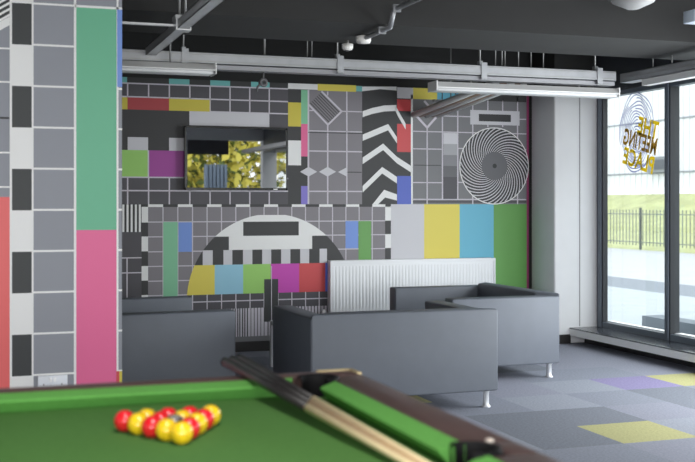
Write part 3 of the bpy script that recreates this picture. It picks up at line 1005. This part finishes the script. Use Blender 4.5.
# ------------------------------------------------------------------ POOL TABLE
pt_ = thing('pool_table', (.4425, 1.97, 0), label='pool table with green cloth and dark wooden rails in the foreground', cat='pool table')
bed_z = .796
ZR = bed_z + .044
HW, HL = .4575, .925                      # half play width and length
cloth = mat('green_cloth', L(82, 126, 64), .95, noise=.05, nscale=60, spec=.15)
cloth2 = mat('green_cushion_cloth', L(98, 162, 78), .9, noise=.04, nscale=60, spec=.2)
rosew = mat('dark_rail_wood', L(86, 68, 66), .35, noise=.10, nscale=14)
blackp = mat('pocket_black', L(16, 16, 18), .7, spec=.2)
cutlist = [MB().box(-HW - .05, HW + .05, -HL - .05, HL + .05, bed_z - .03, bed_z).build('bed', cloth, pt_)]
PC = .062
# cushions: six, mitred at the pockets
def cushion(p0, p1, inward):
    mb = MB()
    p0, p1, inw = Vector((*p0, 0)), Vector((*p1, 0)), Vector((*inward, 0))
    d = (p1 - p0).normalized()
    prof = [(-.003, bed_z + .026), (.0, bed_z + .031), (-.004, bed_z + .036), (-.050, ZR + .002), (-.050, bed_z + .001), (-.022, bed_z + .001)]
    vs = []
    for end, sgn in ((p0, 1), (p1, -1)):
        for o, z in prof:
            cut = .022 * (1 + o / .05)
            vs.append(end + inw * o + d * sgn * cut + Vector((0, 0, z)))
    n = len(prof)
    mb.add(vs, [tuple(range(n)), tuple(range(2 * n - 1, n - 1, -1))] + [(i, (i + 1) % n, n + (i + 1) % n, n + i) for i in range(n)], 0)
    mb.build('cushion', cloth2, pt_)
e = .045; mp = .045
cushion((-HW + e, HL), (HW - e, HL), (0, -1)); cushion((-HW + e, -HL), (HW - e, -HL), (0, 1))
for s in (-1, 1):
    cushion((s * HW, -HL + e), (s * HW, -mp), (-s, 0)); cushion((s * HW, mp), (s * HW, HL - e), (-s, 0))
# rails
RW = .118
def rail(name, x0, x1, y0, y1):
    cutlist.append(MB().rbox(x0, x1, y0, y1, ZR - .09, ZR, .010, 3).build(name, rosew, pt_))
o = .050
rail('rail', -HW - o - RW + .0, HW + o + RW, HL + o, HL + o + .105)
rail('rail', -HW - o - RW + .0, HW + o + RW, -HL - o - .105, -HL - o)
for s in (-1, 1):
    xa, xb = sorted((s * (HW + o), s * (HW + o + RW)))
    rail('rail', xa, xb, -HL - o, -.055); rail('rail', xa, xb, .055, HL + o)
    rail('rail', *sorted((s * (HW + o + .055), s * (HW + o + RW))), -.06, .06)
for sx in (-1, 1):
    for sy in (-1, 1):
        ct_ = MB()
        xo, yo = sx * (HW + o + RW), sy * (HL + o + .105)
        ct_.box(*sorted((xo - sx * .11, xo + sx * .002)), *sorted((yo - sy * .012, yo + sy * .002)), ZR - .05, ZR + .0025)
        ct_.box(*sorted((xo - sx * .012, xo + sx * .002)), *sorted((yo - sy * .08, yo + sy * .002)), ZR - .05, ZR + .0025)
        tag(ct_.build('corner_trim', mat('pale_brass_trim', L(205, 186, 140), .35, .4), pt_), 'pale brass corner trim')
# pockets
cutter = MB()
for sx in (-1, 1):
    for sy in (-1, 0, 1):
        cxp, cyp = sx * (HW + (.022 if sy else .045)), sy * (HL + .022)
        mb = MB()
        n = 22
        zlow = bed_z - .06
        r0, r1 = .046, .058
        vs, fs = [], []
        for i in range(n):
            t = 2 * PI * i / n
            for r, z in ((r0, bed_z - .001), (r0, ZR + .002), (r0 + .004, ZR + .006), (r1, ZR + .006), (r1 + .003, ZR - .002), (r1, bed_z - .001)):
                vs.append((cxp + r * math.cos(t), cyp + r * math.sin(t), z))
        # open mouth towards the table centre
        ctr = math.atan2(-sy if sy else 0, -sx)
        for i in range(n):
            tm = 2 * PI * (i + .5) / n
            dd = abs((tm - ctr + PI) % (2 * PI) - PI)
            if dd < (1.05 if sy else 1.15):
                continue
            j = (i + 1) % n
            for k in range(5):
                fs.append((i * 6 + k, j * 6 + k, j * 6 + k + 1, i * 6 + k + 1))
        mb.add(vs, fs, 0, True)
        mb.add([(cxp + r0 * math.cos(2 * PI * i / n), cyp + r0 * math.sin(2 * PI * i / n), zlow) for i in range(n)], [tuple(range(n))], 0)
        mb.tube((cxp, cyp, zlow), (cxp, cyp, bed_z - .0005), r0, n=n, caps=False)
        mb.build('pocket', blackp, pt_)
        cutter.tube((cxp, cyp, bed_z - .062), (cxp, cyp, ZR + .1), r0 + .0015, n=22)
ck_ = cutter.build('tmp_cut', blackp, pt_)
for ob in cutlist:
    md = ob.modifiers.new('b', 'BOOLEAN'); md.operation = 'DIFFERENCE'; md.object = ck_; md.solver = 'EXACT'
bpy.context.view_layer.update()
dg = bpy.context.evaluated_depsgraph_get(); dg.update()
for ob in cutlist:
    me = bpy.data.meshes.new_from_object(ob.evaluated_get(dg))
    ob.modifiers.clear(); ob.data = me
bpy.data.objects.remove(ck_)
for sx in (-1, 1):
    MB().lathe((sx * (HW + .115), .065, ZR - .001), [(.009, 0), (.009, .003), (.006, .005)], 16).build('rail_sight', mat('ivory_sight', L(235, 222, 210), .4), pt_)
pw = mat('pool_table_walnut', L(74, 56, 52), .45, noise=.12, nscale=10)
ap = MB()
ap.prism([(-HW - .15, .74), (HW + .15, .74), (HW + .08, .50), (-HW - .08, .50)], 'y', -HL - .13, HL + .13)
ap.build('cabinet', pw, pt_)
for sx in (-1, 1):
    for sy in (-1, 1):
        lg = MB()
        x, y = sx * (HW - .03), sy * (HL - .05)
        lg.rbox(x - .075, x + .075, y - .075, y + .075, .04, .50, .012, 2); lg.lathe((x, y, 0), [(.05, 0), (.055, .02), (.04, .045)], 20)
        lg.build('leg', pw, pt_)

# ---- the racked balls
BR = .0254
red_m = mat('ball_red', L(232, 34, 44), .12, coat=.5); yel_m = mat('ball_yellow', L(252, 206, 34), .12, coat=.5); blk_m = mat('ball_black', L(18, 18, 20), .12, coat=.5); bw_m = mat('ball_white', L(236, 232, 220), .2)
ax_, ay_ = .4438, 2.41
rows = ['Y', 'YR', 'R8Y', 'YYYR'.replace('YYYR', 'YRYR'), 'RYRRY']
rown = ['front', 'second', 'third', 'fourth', 'back']
side = {1: ['the only ball'], 2: ['left', 'right'], 3: ['left', 'middle', 'right'], 4: ['far left', 'inner left', 'inner right', 'far right'], 5: ['left corner', 'second from left', 'middle', 'second from right', 'right corner']}
proto = {}
for i, rw_ in enumerate(rows):
    for j, c in enumerate(rw_):
        x = ax_ + (j - i / 2) * 2 * BR * 1.002
        y = ay_ + i * math.sqrt(3) * BR * 1.002
        cn = {'R': 'red', 'Y': 'yellow', '8': 'black'}[c]
        if i == 0: lb_ = 'yellow pool ball at the front apex of the racked triangle'
        elif c == '8': lb_ = 'black eight ball in the centre of the racked triangle'
        else: lb_ = '%s pool ball, %s of the %s row of the rack' % (cn, side[i + 1][j], rown[i])
        if c not in proto:
            mb = MB().ball((0, 0, BR), BR, 32, 20)
            ob = mb.build('pool_ball', {'R': red_m, 'Y': yel_m, '8': blk_m}[c])
            if c == '8':
                # white roundel with the figure 8, widened to paint in a highlight, turned up towards the camera
                cp_ = MB()
                def onball(a, b, rr): return (rr * math.sin(a) * math.cos(b), rr * math.sin(a) * math.sin(b), BR + rr * math.cos(a))
                n = 24
                vs = [onball(0, 0, BR * 1.004)] + [onball(.31, 2 * PI * q / n, BR * 1.004) for q in range(n)] + [onball(.62, 2 * PI * q / n, BR * 1.004) for q in range(n)]
                fs = [(0, 1 + q, 1 + (q + 1) % n) for q in range(n)] + [(1 + q, 1 + n + q, 1 + n + (q + 1) % n, 1 + (q + 1) % n) for q in range(n)]
                cp_.add(vs, fs, 0, True)
                for cy8 in (-.0026, .0026):
                    for q in range(16):
                        t0, t1 = 2 * PI * q / 16, 2 * PI * (q + 1) / 16
                        pts8 = []
                        for rr8, tt in ((.0018, t0), (.0032, t0), (.0032, t1), (.0018, t1)):
                            X8, Y8 = rr8 * math.cos(tt), cy8 + rr8 * math.sin(tt)
                            pts8.append((X8, Y8, BR + math.sqrt((BR * 1.008) ** 2 - X8 * X8 - Y8 * Y8)))
                        cp_.add(pts8, [(0, 1, 2, 3)], 1)
                cp_.build('highlight_roundel', [bw_m, blk_m], ob)
            proto[c] = ob
        else:
            ob = proto[c].copy(); COL.objects.link(ob)
        ob.location = (x, y, bed_z)
        if c == '8':
            ob.rotation_euler = (.25, 0, 0)
            ob.location = (x, y + BR * math.sin(.25), bed_z + BR - BR * math.cos(.25))
        tag(ob, lb_, 'ball', 'racked pool balls')

# ---- cues lying over the far rail
shaft = mat('ash_shaft', L(232, 212, 168), .4, noise=.05, nscale=25); shaft2 = mat('ash_shaft_brown', L(196, 164, 124), .4, noise=.05, nscale=25)
butt = mat('dark_butt', L(40, 38, 38), .35, noise=.2, nscale=12); tipm = mat('cue_tip_leather', L(90, 110, 130), .8); brass = mat('brass_ferrule', L(200, 170, 110), .3, .7)
def cue(p_rest, p_tip, lab, sm, ln=1.45, split=.60, roll=0):
    p_rest, p_tip = Vector(p_rest), Vector(p_tip)
    d = (p_rest - p_tip).normalized()
    c = thing('pool_cue', p_tip, label=lab, cat='cue', group='pool cues on the table')
    def at(s): return d * s
    def rad(s): return .0052 + (.0145 - .0052) * s / ln
    def piece(nm, s0, s1, mm):
        MB().tube(at(s0), at(s1), rad(s0), rad(s1), 14).build(nm, mm, c)
    piece('tip', 0, .008, tipm); piece('ferrule', .008, .022, brass)
    piece('shaft', .022, ln - split, sm); piece('butt', ln - split, ln - .012, butt)
    piece('end_cap', ln - .012, ln, blackp)
zr = ZR + .0135
cue((.787, 2.93, zr), (.876, 1.76, bed_z + .006), 'pale pool cue nearest the right cushion, dark butt over the far rail', shaft)
cue((.760, 2.93, zr), (.862, 1.74, bed_z + .006), 'browner pool cue lying between the other two cues', shaft2, split=.62)
cue((.733, 2.93, zr), (.849, 1.72, bed_z + .006), 'pale pool cue furthest from the right cushion, left of the other two', shaft, split=.64)

# ------------------------------------------------------------------ LIGHT
w = bpy.data.worlds.new('World'); SC.world = w
w.use_nodes = True
nt = w.node_tree
bg = nt.nodes['Background']
bg.inputs['Color'].default_value = (.93, .97, 1.0, 1)
bg.inputs['Strength'].default_value = 3.2

def area(name, loc, rot, sx, sy, power, col=(1, 1, 1), portal=False):
    la = bpy.data.lights.new(name, 'AREA')
    la.shape = 'RECTANGLE'; la.size = sx; la.size_y = sy; la.energy = power; la.color = col
    if portal: la.cycles.is_portal = True
    o = bpy.data.objects.new(name, la); COL.objects.link(o)
    o.location = loc; o.rotation_euler = rot
    return o
# daylight through the rear glazing (behind the camera) and the side glazing out of shot
area('rear_window_daylight', (.2, YR + .02, 1.15), (PI / 2, 0, 0), 7.4, 1.7, 245, (1, .99, .97))
area('side_window_daylight', (5.64, 5.6, 1.27), (0, PI / 2, -.18), 2.1, 2.9, 138, (.95, .98, 1))
area('added_table_fill', (.45, 1.5, 2.6), (0, 0, 0), .6, 1.8, 34, (1, .98, .95))  # unseen fill light added to brighten the table and balls

# ------------------------------------------------------------------ CAMERA
cam = bpy.data.cameras.new('Camera')
cam.sensor_width = 36; cam.sensor_fit = 'HORIZONTAL'
cam.lens = F / 695 * 36
cam.shift_y = -27 / 695
cam.dof.use_dof = True
cam.dof.focus_distance = 8.8
cam.dof.aperture_fstop = 3.6
co_ = bpy.data.objects.new('Camera', cam); COL.objects.link(co_)
co_.location = (0, 0, CAM_H)
co_.rotation_euler = (PI / 2, 0, -YAW)
SC.camera = co_
SC.view_settings.view_transform = 'Standard'
SC.view_settings.look = 'None'
SC.view_settings.gamma = 1
SC.view_settings.use_curve_mapping = False
SC.view_settings.exposure = 0.12
